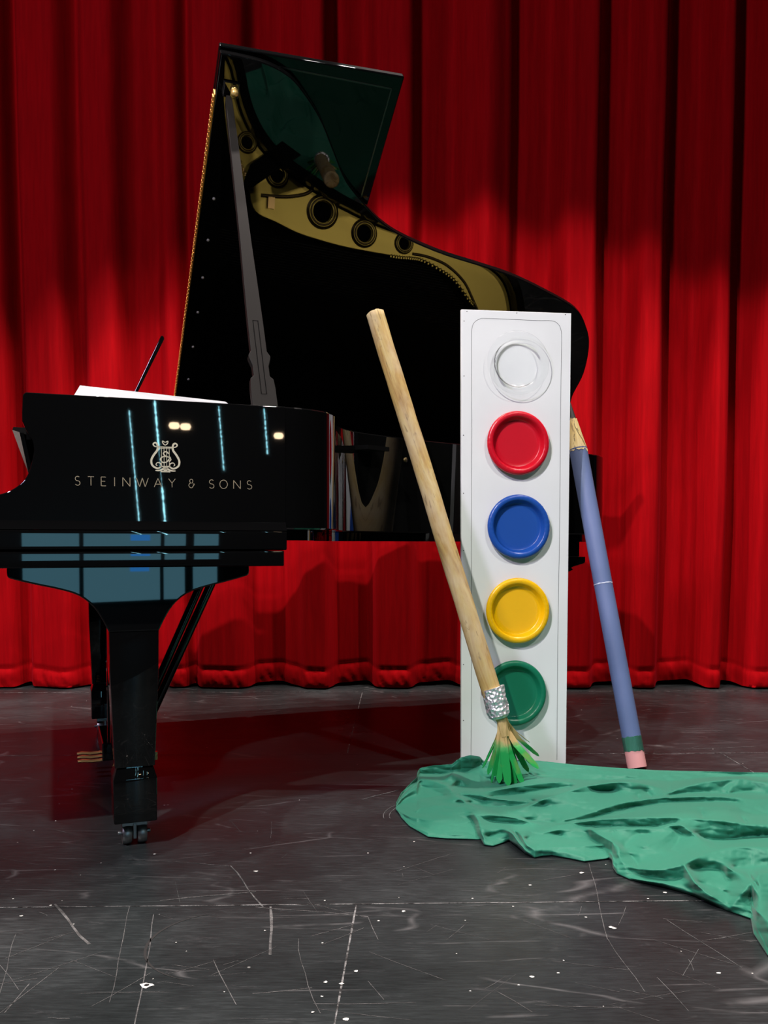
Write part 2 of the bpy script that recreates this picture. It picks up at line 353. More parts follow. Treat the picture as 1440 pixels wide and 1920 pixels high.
# --- outer rim outline (u,v), treble side to tail to spine
out = [(.327, 0), (.36, .004), (.40, .018), (.44, .045), (.472, .09), (.49, .14), (.503, .19), (.525, .245), (.56, .30), (.61, .350), (.68, .393), (.77, .435), (.86, .475), (.96, .508), (1.06, .535), (1.197, .560), (1.33, .585), (1.43, .606), (1.53, .630), (1.61, .668), (1.665, .725), (1.70, .805), (1.73, .93), (1.745, 1.08), (1.75, 1.3), (1.71, 1.44), (1.62, 1.495), (1.5, 1.5)]
outer = catmull(out, 5)+[(x, 1.5) for x in np.linspace(1.4, .30, 12)]
def offset(pts, d):
    r = []
    for i, p in enumerate(pts):
        a = pts[max(0, i-1)]; b = pts[min(len(pts)-1, i+1)]; dx, dy = b[0]-a[0], b[1]-a[1]; l = sqrt(dx*dx+dy*dy); r.append((p[0]-dy/l*d, p[1]+dx/l*d))
    return r
inner = offset(outer, .034)
def wall(name, po, pi_, z0, z1, m, parent, bev=.003):
    q = MB()
    for pts in (po, pi_):
        q.grid([[(*p, z0+bev) for p in pts], [(*p, z1-bev) for p in pts]])
    o2 = offset(po, bev); i2 = offset(pi_, -bev)
    q.grid([[(*p, z1-bev) for p in po], [(*p, z1) for p in o2]]); q.grid([[(*p, z1-bev) for p in pi_], [(*p, z1) for p in i2]])
    q.grid([[(*p, z0+bev) for p in po], [(*p, z0) for p in o2]]); q.grid([[(*p, z0+bev) for p in pi_], [(*p, z0) for p in i2]])
    q.grid([[(*p, z1) for p in o2], [(*p, z1) for p in i2]]); q.grid([[(*p, z0) for p in o2], [(*p, z0) for p in i2]])
    for e in (0, -1): q.add([(*po[e], z0), (*po[e], z1), (*pi_[e], z1), (*pi_[e], z0)], [(0, 1, 2, 3)])
    return q.build(name, m, parent, 50)
wall('rim', outer, inner, .715, .99, BLACK, PN)
under = offset(outer, .055); q = MB(); q.prism([p for p in under], Id, .690, .718); q.build('underside_frame', BLACK, PN)
# --- arms (cheeks)
arm = [(.328, .99), (-.214, .99), (-.219, .985), (-.221, .95)]+catmull([(-.221, .931), (-.213, .912), (-.203, .895), (-.1995, .878), (-.201, .862), (-.209, .830), (-.222, .808), (-.245, .790), (-.275, .779), (-.32, .771), (-.37, .766), (-.415, .756), (-.43, .735)], 4)+[(-.43, .716), (.328, .716)]
for v0 in (0, 1.45):
    q = MB(); q.prism(arm, SIDEF(v0), 0, .05); q.build('arm', BLACK, PN, None, .0025)
# --- keybed: two stacked boards with softly convex fronts on the side facing out
def keyboard_board(z0, z1, vout, u1):
    q = MB(); zc = (z0+z1)/2; hh = (z1-z0)/2
    prof = [(vout+.012, z1)]+[(vout+0.0003*(abs(s)**2)+.0004*(1-s)+.004*(abs(s)**24), zc+hh*.98*s) for s in np.linspace(1, -1, 17)]+[(vout+.012, z0)]
    prof += [(W-vout-.012, z0)]+[(W-vout-0.0003*(abs(s)**2)-.0004*(1-s)-.004*(abs(s)**24), zc+hh*.98*s) for s in np.linspace(-1, 1, 17)]+[(W-vout-.012, z1)]
    q.prism(prof, lambda a, b, h: (h, a, b), -.46, u1); return q
k1 = keyboard_board(.668, .7115, -.013, .326); k1.build('keybed', BLACK, PN, 40)
k2 = keyboard_board(.632, .667, -.010, .320); k2.build('keybed_moulding', BLACK, PN, 40)
# chamfer strip catching the house light at the foot of the case side
q = MB(); q.grid([[(-.43, -.001, .730), (.327, -.001, .730)], [(-.43, -.004, .7235), (.327, -.004, .7235)], [(-.43, -.012, .7115), (.327, -.012, .7115)]]); q.build('base_moulding', BLACK, PN, 180)
# --- key lid / fallboard
q = MB(); q.prism([(-.240, .925), (-.215, .925), (-.195, .90), (-.20, .905), (-.232, .916), (-.242, .919)], SIDEF(.055), 0, 1.385); q.build('fallboard_lip', PROPM, PN)
q = MB(); q.prism([(-.228, .914), (-.220, .914), (-.198, .80), (-.206, .80)], SIDEF(.055), 0, 1.385); q.build('fallboard', BLACK, PN)
q = MB(); q.box(-.43, -.216, .055, 1.44, .713, .76); q.build('key_slip', BLACK, PN, None, .004)
q = MB(); q.box(-.405, -.235, .13, 1.37, .761, .775)
o = q.build('white_keys', mat('ivory', (.75, .73, .68), .3), PN)
q = MB(); q.box(-.215, .30, .052, 1.448, .90, .925); q.build('pin_block_cover', FELT_SHADE, PN)
# --- interior
q = MB(); q.prism(offset(outer, .03), Id, .80, .84); q.build('soundboard', FELT_SHADE, PN)  # golden wood coloured near-black so the case interior reads as shaded
def curve_plate(name, loops, z, th, m, parent):
    cu = bpy.data.curves.new(name, 'CURVE'); cu.dimensions = '2D'; cu.fill_mode = 'BOTH'; cu.extrude = th/2; cu.bevel_depth = .0015; cu.bevel_resolution = 1
    for lp in loops:
        s_ = cu.splines.new('POLY'); s_.points.add(len(lp)-1)
        for i, p in enumerate(lp): s_.points[i].co = (*p, 0, 1)
        s_.use_cyclic_u = True
    ob = bpy.data.objects.new('tmp', cu); COL.objects.link(ob)
    me = bpy.data.meshes.new_from_object(ob.evaluated_get(bpy.context.evaluated_depsgraph_get())); bpy.data.objects.remove(ob)
    me.name = name; o_ = link(name, me, m, parent, 30); o_.location = (0, 0, z); return o_
inn = offset(outer, .040)
edge = [p for p in inn if p[0] > .40 and p[1] < 1.40]
edge = [p for i, p in enumerate(edge)]
inside = catmull([(1.62, 1.40), (1.60, 1.15), (1.575, .95), (1.512, .838), (1.471, .803), (1.40, .735), (1.337, .702), (1.25, .672), (1.20, .668), (1.15, .670), (1.09, .668), (1.0, .664), (.91, .658), (.83, .648), (.726, .630), (.64, .602), (.558, .573), (.530, .50), (.495, .485), (.474, .465), (.455, .38), (.43, .25), (.415, .12)], 5)
holes = [(.515, .345, .024), (.632, .440, .028), (.816, .545, .040), (.990, .602, .034), (1.160, .620, .026)]
circ = lambda x, y, r, n=40: [(x+r*cos(2*pi*j/n), y+r*sin(2*pi*j/n)) for j in range(n)]
plate = curve_plate('iron_plate', [edge+inside]+[circ(*h) for h in holes], .92, .012, GOLD, PN)
SHADE_GOLD = mat('shade_gold', (0.10, 0.07, 0.02), .4, .6)  # plate gold darkened: shade round the holes put into the colour
for x, y, r in holes:
    q = MB(); q.lathe([(r*1.75, .0), (r*1.5, .004), (r*1.32, .012), (r*1.22, .014), (r*1.12, .0145), (r*1.0, .012), (r*.97, -.012)], (x, y, .925), (0, 0, 1), 48); q.build('plate_boss', SHADE_GOLD, PN, 180)
    q = MB(); q.lathe([(r*1.0, 0), (r*1.06, .0025), (r*1.12, 0)], (x, y, .939), (0, 0, 1), 48); q.lathe([(r*1.24, 0), (r*1.3, .002), (r*1.36, 0)], (x, y, .9365), (0, 0, 1), 48); q.build('plate_ring', GOLD, PN, 180)
# plate ribs / curved flange, bar, pin studs
q = MB()
rib = catmull([(1.20, .655), (1.27, .660), (1.355, .683), (1.435, .735), (1.485, .80), (1.53, .88), (1.56, 1.0)], 8)
q.tube([(*p, .927) for p in rib], .006, 8); q.build('plate_rib', SHADE_GOLD, PN, 180); q = MB()
q.tube([(*p, .927) for p in catmull([(.575, .517), (.64, .513), (.69, .506), (.745, .49), (.775, .468), (.80, .445)], 6)], .007, 8)
q.build('plate_rib', SHADE_GOLD, PN, 180)
q = MB(); ins = [p for p in inside if p[0] > 1.10 and p[1] < 1.2]
for i in range(0, len(ins)-1):
    a = np.array(ins[i]); b = np.array(ins[i+1]); L = np.linalg.norm(b-a); d = (b-a)/L; n_ = np.array([-d[1], d[0]]); k = max(1, int(L/.011))
    for j in range(k):
        c = a+d*L*(j+.5)/k; q.lathe([(0, .012), (.0026, .011), (.0026, 0)], (c[0], c[1], .925), (0, 0, 1), 8)
        q.box(c[0]-.003, c[0]+.003, c[1]-.001, c[1]+.009, .9175, .9255)
tag(q.build('hitch_pins', GOLD, PN), kind='stuff')
q = MB()
for k in range(70):
    v0 = .70+k*.0105; u1 = 1.55 if v0 > .9 else 1.30+(v0-.70)*1.1
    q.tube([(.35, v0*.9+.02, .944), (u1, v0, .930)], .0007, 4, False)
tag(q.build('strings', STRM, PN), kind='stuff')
q = MB(); q.box(.30, .42, .06, 1.44, .915, .955); q.build('damper_rail', FELT_SHADE, PN)
q = MB(); q.box(.47, 1.60, 1.0, 1.02, .90, .95); q.prism([(.640, .325), (.715, .362), (.610, .440), (.545, .492), (.50, .50), (.527, .42)], Id, .940, .952); q.build('plate_bars', FELT_SHADE, PN)  # long black bar and a flat black piece between the first two holes
# agraffe studs and clamp near the treble corner of the plate
q = MB()
for k in range(16): q.lathe([(0, .012), (.004, .010), (.004, 0)], (.485+.0035*k+.004*(k % 2), .405+.011*k*.6, .926), (0, 0, 1), 8)
tag(q.build('agraffes', BRASS, PN), kind='stuff')
q = MB(); q.box(.60, .625, .52, .56, .926, .945); q.build('plate_clamp', BRASS, PN)
# --- lid
def LF(off=0.0):
    return lambda a, b, h: (a, W-((W-b)*cos(TH))+(h+off)*sin(TH), HZ+(W-b)*sin(TH)+(h+off)*cos(TH))
lp = [lidpt(*p) for p in [(412, 95), (440, 110-6), (490, 118-4), (530, 134), (560, 160), (600, 220), (625, 280), (650, 340), (690, 390), (720, 420), (760, 445), (830, 475), (900, 497), (960, 517), (1020, 545), (1080, 580), (1100, 615), (1105, 650), (1095, 700), (1075, 740)]]
lp[0] = (.246, .016); lp[1] = (.292, .016); lp[2] = (.356, .019)
lido = [(.246, .016)]+catmull(lp[1:]+[(1.822, 1.12), (1.82, 1.3), (1.80, 1.42), (1.74, 1.49)], 5)+[(1.6, 1.5), (1.2, 1.5), (.8, 1.5), (.246, 1.5)]
q = MB(); q.prism(lido, LF(), 0, .022); lid = q.build('lid', LIDM, PN, None, .004)
q = MB(); q.prism([(.246, .010), (.748, -.003), (.748, 1.5), (.246, 1.5)], LF(), .026, .046); flap = q.build('front_lid_flap', FLAPM, lid, None, .004)
q = MB()   # raised border moulding on the outer face of the folded flap, seen past the lid edge
for a0, a1, b0, b1 in ((.38, .722, .032, .036), (.718, .722, .032, .48)): q.prism([(a0, b0), (a1, b0), (a1, b1), (a0, b1)], LF(), .0245, .0262)
q.build('flap_moulding', SATIN, lid)
q = MB(); q.prism([(.2435, .12), (.2465, .12), (.2465, 1.48), (.2435, 1.48)], LF(), -.002, .026); hb = q.build('front_hinge', HING, lid)
q = MB()
for b_ in np.arange(.13, 1.48, .0135): q.prism([(.2415, b_), (.2437, b_), (.2437, b_+.0105), (.2415, b_+.0105)], LF(), .004, .020)
q.build('hinge_knuckles', HING, hb)
for b_ in (.414, .55, .683, .815, .957, 1.10):
    q = MB(); c = LF()(.280, b_, 0); n_ = (0, -sin(TH), -cos(TH)); q.lathe([(0, .006), (.0025, .006), (.0042, .003), (.0045, 0)], c, n_, 16); q.build('lid_bumper', RUB, lid, 180)
q = MB(); f_ = LF(); q.prism([(.264, .080), (.304, .080), (.304, .120), (.264, .120)], lambda a, b, h: f_(a, b, -h), 0, .008)
q.build('prop_socket', BLACK, lid, None, .002)
q = MB(); c = f_(.292, .100, -.008); q.lathe([(0, .020), (.006, .019), (.010, .012), (.007, .004), (.010, 0)], c, (0, -sin(TH), -cos(TH)), 20); q.build('prop_pin', BRASS, lid, 180)
q = MB()
for u0 in (.5, 1.0, 1.5):
    q = MB(); q.box(u0-.04, u0+.04, 1.48, 1.506, .985, 1.014); q.build('lid_hinge', BRASS, PN)
# --- lid prop
pb = np.array([.288, .018, .955]); pt_ = np.array(f_(.278, .118, -.012))
ax = pt_-pb; Lp = np.linalg.norm(ax); ax /= Lp; ud = np.array([1, 0, 0.]); ud = ud-ax*(ud @ ax); ud /= np.linalg.norm(ud); nd = np.cross(ax, ud)
k = Lp
wp = [(0, .029), (.085, .029), (.110, .027), (.118, .019), (.145, .019), (.165, .025), (.172, .026), (.185, .019), (.26, .0185), (.38, .0165), (.50, .014), (.80, .011), (Lp-.02, .009), (Lp, .006)]
pf = [(-w_, s_) for s_, w_ in wp]+[(w_, s_) for s_, w_ in reversed(wp)]
q = MB(); q.prism(pf, lambda a, b, h: tuple(pb+ud*a+ax*b+nd*h), -.008, .008); prop = q.build('lid_prop', PROPM, PN, None, .0015)
slot = [(-.006, .07), (.006, .07), (.006, .27), (-.006, .27)]
q = MB(); ribbon(q, slot+[slot[0]], .0015, lambda a, b, h: tuple(pb+ud*a+ax*b+nd*(.0081+h)), .0006); ribbon(q, slot+[slot[0]], .0015, lambda a, b, h: tuple(pb+ud*a+ax*b-nd*(.0081+h)), .0006); q.build('prop_slot_trim', FELT_SHADE, prop)
q = MB(); q.box(.255, .325, .002, .034, .945, .985); q.build('prop_mount', SATIN, PN)
# --- music desk (its plane leans back) 
q = MB(); q.prism([(0.0, 1.00), (.004, .992), (.108, 1.208), (.106, 1.215), (.100, 1.216)], SIDEF(.39), 0, .72); desk = q.build('music_desk', BLACK, PN, None, .002)
q = MB(); q.box(-.06, .12, .35, 1.15, .975, .992); q.build('desk_shelf', BLACK, PN, None, .003)
# --- legs
def make_leg(u0, v0, wide=.257, rake=0):
    q = MB()
    half = [(wide, .634), (wide-.001, .613), (wide-.015, .606), (wide-.06, .594), (.155, .584), (.115, .570), (.085, .545), (.066, .515), (.053, .488)]
    half = catmull(half, 3)
    pl = [(-a, b) for a, b in half]+[(a, b) for a, b in reversed(half)]
    q.prism([(a+u0, b) for a, b in pl], SIDEF(v0), -.055, .055); leg = q.build('leg', BLACK, PN, None, .004)
    q = MB(); rows = []
    def sq(w1, w2, z, n=6):
        c = .0025; pts = []
        for sx, sy, a0 in ((1, 1, 0), (-1, 1, 90), (-1, -1, 180), (1, -1, 270)):
            for j in range(4): a_ = radians(a0+30*j); pts.append((u0+sx*(w1-c)+c*cos(a_), v0+sy*(w2-c)+c*sin(a_), z))
        return pts
    rows = [sq(.053, .053, .495), sq(.052, .052, .40), sq(.043, .043, .185)]
    q.grid(rows, close=True); q.build('leg_post', BLACK, leg, 20)
    q = MB(); q.grid([sq(.0, .0, .190), sq(.040, .040, .190), sq(.0400, .0400, .182), sq(.0465, .0465, .160), sq(.0470, .0470, .157), sq(.0465, .0465, .062), sq(.0450, .0450, .060), sq(0, 0, .060)], close=True); q.build('foot_block', BLACK, leg, 20)
    q = MB(); q.box(u0-.028, u0+.028, v0-.018, v0+.022, .044, .060); q.box(u0-.004, u0+.004, v0-.02, v0+.02, .015, .05)
    q.tube([(u0-.036, v0, .026), (u0+.036, v0, .026)], .005, 10); cs = q.build('caster', STEEL, leg, None, .0015)
    for s_ in (-1, 1):
        q = MB(); q.lathe([(0, -.011), (.018, -.011), (.0245, -.010), (.026, -.006), (.0265, 0), (.026, .006), (.0245, .010), (.018, .011), (0, .011)], (u0+s_*.0165, v0, .0265), (1, 0, 0), 28); q.build('wheel', STEEL, cs, 50)
    return leg
make_leg(0.0, .12); make_leg(0.0, W-.12); make_leg(1.53, 1.0, .21)
q = MB(); q.box(1.33, 1.705, .93, 1.07, .634, .70); q.build('leg_block', BLACK, PN, None, .004)
# --- pedal lyre
q = MB(); q.box(-.045, .085, .62, .88, .075, .125); q.prism([(-.03, .60), (.07, .60), (.07, .63), (-.03, .63)], Id, .0, 1) if False else None
q.box(-.02, .05, .66, .69, .12, .63); q.box(-.02, .05, .81, .84, .12, .63); q.box(-.05, .10, .60, .90, .60, .632); ly = q.build('pedal_lyre', BLACK, PN, None, .004)
for i, v0 in enumerate((.70, .75, .80)):
    q = MB(); pz = .060
    path = [(0.0, v0, pz+.006), (-.02, v0, pz+.006), (-.045, v0, pz), (-.07, v0, pz-.001), (-.095, v0, pz+.002), (-.108, v0, pz)]
    wd_ = [.007, .007, .009, .012, .013, .004]; rows = []
    for (x, y, z), w_ in zip(path, wd_): rows.append([(x, y-w_, z), (x, y-w_*.6, z+.004), (x, y+w_*.6, z+.004), (x, y+w_, z), (x, y+w_*.5, z-.003), (x, y-w_*.5, z-.003)])
    q.grid(rows, close=True); q.add(rows[0], [tuple(range(6))]); q.add(rows[-1], [tuple(range(6))]); q.box(-.012, .01, v0-.009, v0+.009, pz-.004, pz+.016); q.build('pedal', BRASS, ly, 40)
q = MB(); q.tube([(.107, .72, .30), (.107, .72, .06)], .0022, 8); q.box(.099, .115, .712, .728, .045, .068); q.build('trapwork_rod', BRASS, ly)
for v0 in (.66, .84):
    q = MB(); q.tube([(.07, v0+.02*(1 if v0 < .7 else -1), .13), (.30, v0, .635)], .0125, 14); q.build('lyre_brace', BLACK, ly, 60)
# --- lettering and emblem on the treble side
SF = lambda a, b, h: (a, -h, b)
def glyph(ch):
    arc = lambda cx, cy, rx, ry, a0, a1, n=14: [(cx+rx*cos(radians(a0+(a1-a0)*i/n)), cy+ry*sin(radians(a0+(a1-a0)*i/n))) for i in range(n+1)]
    G = {'T': [[(0, 1), (1, 1)], [(.5, 1), (.5, 0)]], 'E': [[(1, 1), (0, 1)], [(0, 1), (0, 0)], [(0, 0), (1, 0)], [(0, .52), (.85, .52)]], 'I': [[(.5, 0), (.5, 1)]], 'N': [[(0, 0), (0, 1)], [(0, 1), (1, 0)], [(1, 0), (1, 1)]],
         'W': [[(0, 1), (.27, 0)], [(.27, 0), (.5, 1)], [(.5, 1), (.73, 0)], [(.73, 0), (1, 1)]], 'A': [[(0, 0), (.5, 1)], [(.5, 1), (1, 0)], [(.2, .33), (.8, .33)]], 'Y': [[(0, 1), (.5, .5)], [(1, 1), (.5, .5)], [(.5, .5), (.5, 0)]],
         'O': [arc(.5, .5, .5, .5, 0, 360, 28)], 'S': [arc(.5, .755, .42, .245, 40, 270)+arc(.5, .255, .45, .255, 88, -150)],
         '&': [arc(.45, .78, .26, .22, -40, 320, 18), arc(.42, .28, .38, .28, 95, 300, 18), [(.4, .55), (.66, .58)], [(.61, .03), (.98, .45)], [(.7, .45), (1.0, .45)]]}
    return G[ch]
txt = [('S', 388, 27), ('T', 455, 30), ('E', 518, 24), ('I', 573, 10), ('N', 632, 36), ('W', 712, 60), ('A', 790, 38), ('Y', 860, 34), ('&', 958, 30), ('S', 1058, 26), ('O', 1118, 38), ('N', 1185, 34), ('S', 1247, 26)]
q = MB()
for k_, (ch, cx, wd_) in enumerate(txt):
    px = cx/2.6667; u0 = side(px-wd_/5.333, 910, 0)[0]; u1 = side(px+wd_/5.333, 910, 0)[0]
    for st in glyph(ch): ribbon(q, [(u0+(u1-u0)*a, .8035+.0185*b) for a, b in st], .0014, SF, .0006)
    if k_ in (7, 8, 12): q.build('maker_lettering', LETTER, PN); q = MB()
# lyre emblem
q = MB(); ec = side(310, 857, 0); eu, ez = ec; sc = .034
def st(pts, w_): ribbon(q, [(eu+a*sc, ez+b*sc) for a, b in pts], [x_*sc for x_ in w_] if hasattr(w_, '__len__') else w_*sc, SF, .0007)
for s_ in (-1, 1):
    body = catmull([(s_*.50, .62), (s_*.66, .66), (s_*.74, .78), (s_*.62, .88), (s_*.50, .80), (s_*.46, .62), (s_*.50, .40), (s_*.70, .12), (s_*.86, -.22), (s_*.80, -.55), (s_*.50, -.72), (s_*.26, -.60), (s_*.30, -.42), (s_*.48, -.36), (s_*.58, -.48), (s_*.50, -.56)], 4)
    n_ = len(body); st(body, [.05+.08*sin(pi*min(1, i/n_*1.15))**1 for i in range(n_)])
    st(catmull([(s_*.02, .92), (s_*.16, 1.0), (s_*.14, .86), (0, .74)], 4), .06)
    st(catmull([(0, -.70), (s_*.22, -.80), (s_*.42, -.86), (s_*.62, -.86)], 4), [.20, .17, .14, .13, .12, .11, .1, .1, .09, .08, .07, .06, .05])
st([(-.50, .62), (.50, .62)], .07); st([(-.42, .54), (.42, .54)], .03)
for a in (-.24, -.08, .08, .24): st([(a, .6), (a, -.62)], .03)
st(catmull([(.20, .22), (.05, .34), (-.12, .24), (-.02, .08), (.10, .04), (-.14, .02), (-.30, -.14), (-.16, -.34), (.08, -.30), (.26, -.08), (.30, .02)], 5), .075)
st(catmull([(.10, .02), (.26, -.02), (.34, -.16), (.22, -.30)], 5), .06)
st([(-.30, -.60), (.30, -.60)], .08); st([(0, -.60), (0, -.95)], [.3, .2]); st([(-.3, -.92), (.3, -.92)], .08)
q.build('lyre_emblem', EMB, PN)

# --- sheets of paper lying on the front of the case
pr = np.array
def s2w(u, v, z): return P0+u*U+v*V+np.array([0, 0, z])
q = MB()
a0 = [side(137, 737, .06), side(415, 753, .06)]; b0 = [side(150, 723, .26), side(415, 753, .26)]
near = [s2w(-.122, .053, .993), s2w(.215, .053, .993)]; far = [s2w(b0[0][0], .26, b0[0][1]), s2w(b0[1][0]+.01, .26, b0[1][1]+.000)]
for dz in (0, .0035, .007):
    P4 = [near[0], near[1], far[1], far[0]]
    q.add([tuple(p+pr([0, 0, dz-.009])) for p in P4]+[tuple(p+pr([0, 0, dz-.0065])) for p in P4], [(0, 1, 2, 3), (4, 7, 6, 5), (0, 4, 5, 1), (1, 5, 6, 2), (2, 6, 7, 3), (3, 7, 4, 0)])
tag(q.build('sheet_music', PAPERW), 'white sheets of paper lying at a slant on the front of the piano case', 'paper')

# ================================================================= WATERCOLOUR BOARD
BW = mat('board_white', (.80, .82, .80), .55)
t = NT(BW); t.color(t.ramp(t.noise(t.pos(), 5, 3), [(.3, (.77, .79, .77)), (.7, (.83, .85, .83))]))
e = pr([.327, .05, 0]); e = e/np.linalg.norm(e); tilt = .035; BO = pr([.242, 2.660, 0.001])
hn = pr([-e[1], e[0], 0])                       # horizontal, away from camera
bu = hn*sin(tilt)+pr([0, 0, 1])*cos(tilt); bn = -(hn*cos(tilt)-pr([0, 0, 1])*sin(tilt))   # bn towards the camera
def onb(x, y): q_ = hit(x, y, BO, bn)-BO; return q_ @ e, q_ @ bu
BF = lambda a, b, h: tuple(BO+e*a+bu*b+bn*h)
TLc, TRc, BRc, BLc = onb(865, 580), onb(1071, 587.5), onb(1061, 1425), onb(865, 1425)
BLc = (BLc[0], 0.0); BRc = (BRc[0], 0.0)
PAL = empty('watercolor_board', tuple(BO))
tag(PAL, 'tall white board with a column of round paint pans, made like a giant watercolor set', 'stage prop')
def loc(o): o.matrix_parent_inverse = Matrix.Translation(-Vector(tuple(BO))); return o
q = MB(); q.prism([BLc, BRc, TRc, TLc], BF, -.012, 0); panel = q.build('panel', BW, PAL, None, .0008); loc(panel)
INK = mat('pen_line', (.06, .06, .06), .7); HOLE = mat('nail_head', (.02, .02, .02), .5)
q = MB()
pts = [onb(x, y) for x, y in [(883, 1425), (884, 1200), (883.5, 1000), (884.5, 800), (884, 700), (884, 640), (884.5, 618), (889, 605), (900, 598), (912, 597), (960, 599), (1008, 601), (1034, 601.5), (1046, 607), (1052, 619), (1053, 640), (1052, 700), (1051, 800), (1049, 1000), (1046, 1200), (1044, 1425)]]
pts = catmull(pts, 5); ribbon(q, [(a+.0006*noise.noise(Vector((b*14, a*9, 0))), b) for a, b in pts], .0011, BF, .0003); loc(q.build('pen_outline', INK, PAL))
for x, y in [(875.5, 583.8), (969, 587), (1060, 589.8), (870, 602), (870, 705), (869, 816), (869, 925), (869, 1032), (869, 1140), (869, 1246), (869, 1351), (1066, 640)][:11]:
    q = MB(); a, b = onb(x, y); q.lathe([(0, .0006), (.0014, .0005), (.0016, 0)], BF(a, b, 0), bn, 10); loc(q.build('nail', HOLE, PAL, 180))
def plate_mat(name, col, rough=.3): return mat(name, col, rough, Specular_IOR_Level=.5)
PM = [('red paper plate', plate_mat('plate_red', (.60, .004, .018)), 969, 832, 117.5, 121), ('blue paper plate', plate_mat('plate_blue', (.012, .075, .36)), 970, 988, 118, 120),
      ('yellow paper plate', plate_mat('plate_yellow', (.90, .50, .002)), 968.3, 1144.5, 120, 119), ('green paper plate', plate_mat('plate_green', (.006, .17, .085), .35), 962.5, 1298.5, 120, 118)]
def crimp(rows_r, R, cx, cy, m, name, label, h=0.0, tight=False):
    q = MB(); seg = 120; rows = []
    prof = [(.0, .0040), (.30, .0040), (.60, .0042), (.715, .0046), (.735, .0058), (.76, .0095), (.80, .0165), (.825, .0205), (.85, .0220), (.90, .0225), (.955, .0215), (.985, .0185), (1.0, .0150), (.995, .0125), (.975, .0165), (.95, .0190), (.85, .0195), (.80, .0135), (.76, .0070), (.72, .0020), (.6, .0015), (0, .0015)]
    for r_, h_ in prof:
        row = []
        for j in range(seg):
            a_ = 2*pi*j/seg; cr = 0
            if .8 < r_: cr = .00035*sin(a_*40)
            row.append(BF(cx+r_*R*cos(a_), cy+r_*R*sin(a_), h+h_+cr))
        rows.append(row)
    q.grid(rows, close=True); o_ = q.build(name, m, PAL, 180); loc(o_); o_['label'] = label; return o_
for lb, m_, x, y, w_, h_ in PM:
    a, b = onb(x, y); R = abs(onb(x+w_/2, y)[0]-onb(x-w_/2, y)[0])/2*.985
    crimp(None, R, a, b, m_, 'paint_plate', lb)
CLR = bpy.data.materials.new('clear_plastic'); CLR.use_nodes = True; nt = CLR.node_tree; nt.nodes.clear()
_t = nt.nodes.new('ShaderNodeBsdfTransparent'); _t.inputs[0].default_value = (.975, .98, .98, 1); _g = nt.nodes.new('ShaderNodeBsdfGlossy'); _g.inputs['Roughness'].default_value = .2
_f = nt.nodes.new('ShaderNodeFresnel'); _f.inputs[0].default_value = 1.13; _m = nt.nodes.new('ShaderNodeMixShader'); _o = nt.nodes.new('ShaderNodeOutputMaterial')
nt.links.new(_f.outputs[0], _m.inputs[0]); nt.links.new(_t.outputs[0], _m.inputs[1]); nt.links.new(_g.outputs[0], _m.inputs[2]); nt.links.new(_m.outputs[0], _o.inputs[0])
a, b = onb(968, 683); q = MB(); R = .0975
for r_, h_ in [(0, 0)]: pass
rows = []
for r_, h_ in [(0, .004), (.40, .004), (.62, .005), (.70, .007), (.72, .012), (.76, .019), (.80, .022), (.84, .020), (.88, .021), (.94, .024), (1.0, .022), (1.0, .0205), (.94, .0225), (.88, .0195), (.84, .0185), (.80, .0205), (.77, .018), (.735, .012), (.71, .0075), (.62, .003), (.40, .002), (0, .002)]:
    rows.append([BF(a+r_*R*cos(2*pi*j/96), b+r_*R*sin(2*pi*j/96), h_) for j in range(96)])
q.grid(rows, close=True); o = q.build('clear_plate', CLR, PAL, 180); loc(o); o['label'] = 'clear plastic plate'

# ================================================================= GIANT PAINTBRUSH
def wood_paint(name, ax_pt, ax_dir, stops, marks=True):
    m = mat(name, (.6, .5, .3), .7); t = NT(m)
    g = t.n('ShaderNodeNewGeometry')
    ang = [0, 0, 0]
    # stretch the pattern along the pole
    v_ = t.n('ShaderNodeMapping'); v_.vector_type = 'TEXTURE'
    rot = Vector((0, 0, 1)).rotation_difference(Vector(tuple(ax_dir))).to_euler()
    v_.inputs['Rotation'].default_value = rot; v_.inputs['Scale'].default_value = (1, 1, 7); v_.inputs['Location'].default_value = tuple(ax_pt); t.l(g.outputs['Position'], v_.inputs['Vector'])
    v = v_.outputs[0]
    a_ = t.noise(v, 26, 6, .65, 1.2); c = t.ramp(a_, stops)
    v2 = t.n('ShaderNodeMapping'); v2.vector_type = 'TEXTURE'; v2.inputs['Rotation'].default_value = rot; v2.inputs['Scale'].default_value = (1, 1, 2.2); v2.inputs['Location'].default_value = tuple(ax_pt); t.l(g.outputs['Position'], v2.inputs['Vector'])
    pt = t.ramp(t.noise(v2.outputs[0], 13, 4, .6), [(.42, (0, 0, 0)), (.62, (1, 1, 1))]); c = t.mix(t.math('MULTIPLY', pt, .55), c, (.56, .47, .30))
    if marks:
        dk = t.ramp(t.noise(v, 75, 4, .7, .8), [(.34, (1, 1, 1)), (.40, (0, 0, 0))]); c = t.mix(t.math('MULTIPLY', dk, .6), c, (.13, .08, .04))
        kn = t.ramp(t.noise(v2.outputs[0], 34, 3, .7), [(.66, (0, 0, 0)), (.74, (1, 1, 1))]); c = t.mix(t.math('MULTIPLY', kn, .65), c, (.22, .16, .10))
    t.color(c); t.bump(a_, .3, .004); return m
bY = lambda z: 2.415+.130*z
def brushpt(x, y):
    p = atY(x, y, 2.5)
    for _ in range(6): p = atY(x, y, bY(p[2]))
    return p
Bt = brushpt(704, 590); Bf0 = brushpt(923, 1290); Bf1 = brushpt(936, 1343); Bdir = (Bf1-Bt)/np.linalg.norm(Bf1-Bt)
BRm = wood_paint('tan_painted_pole', Bt, Bdir, [(.28, (.20, .10, .03)), (.42, (.40, .25, .075)), (.56, (.50, .36, .12)), (.72, (.58, .47, .24))])
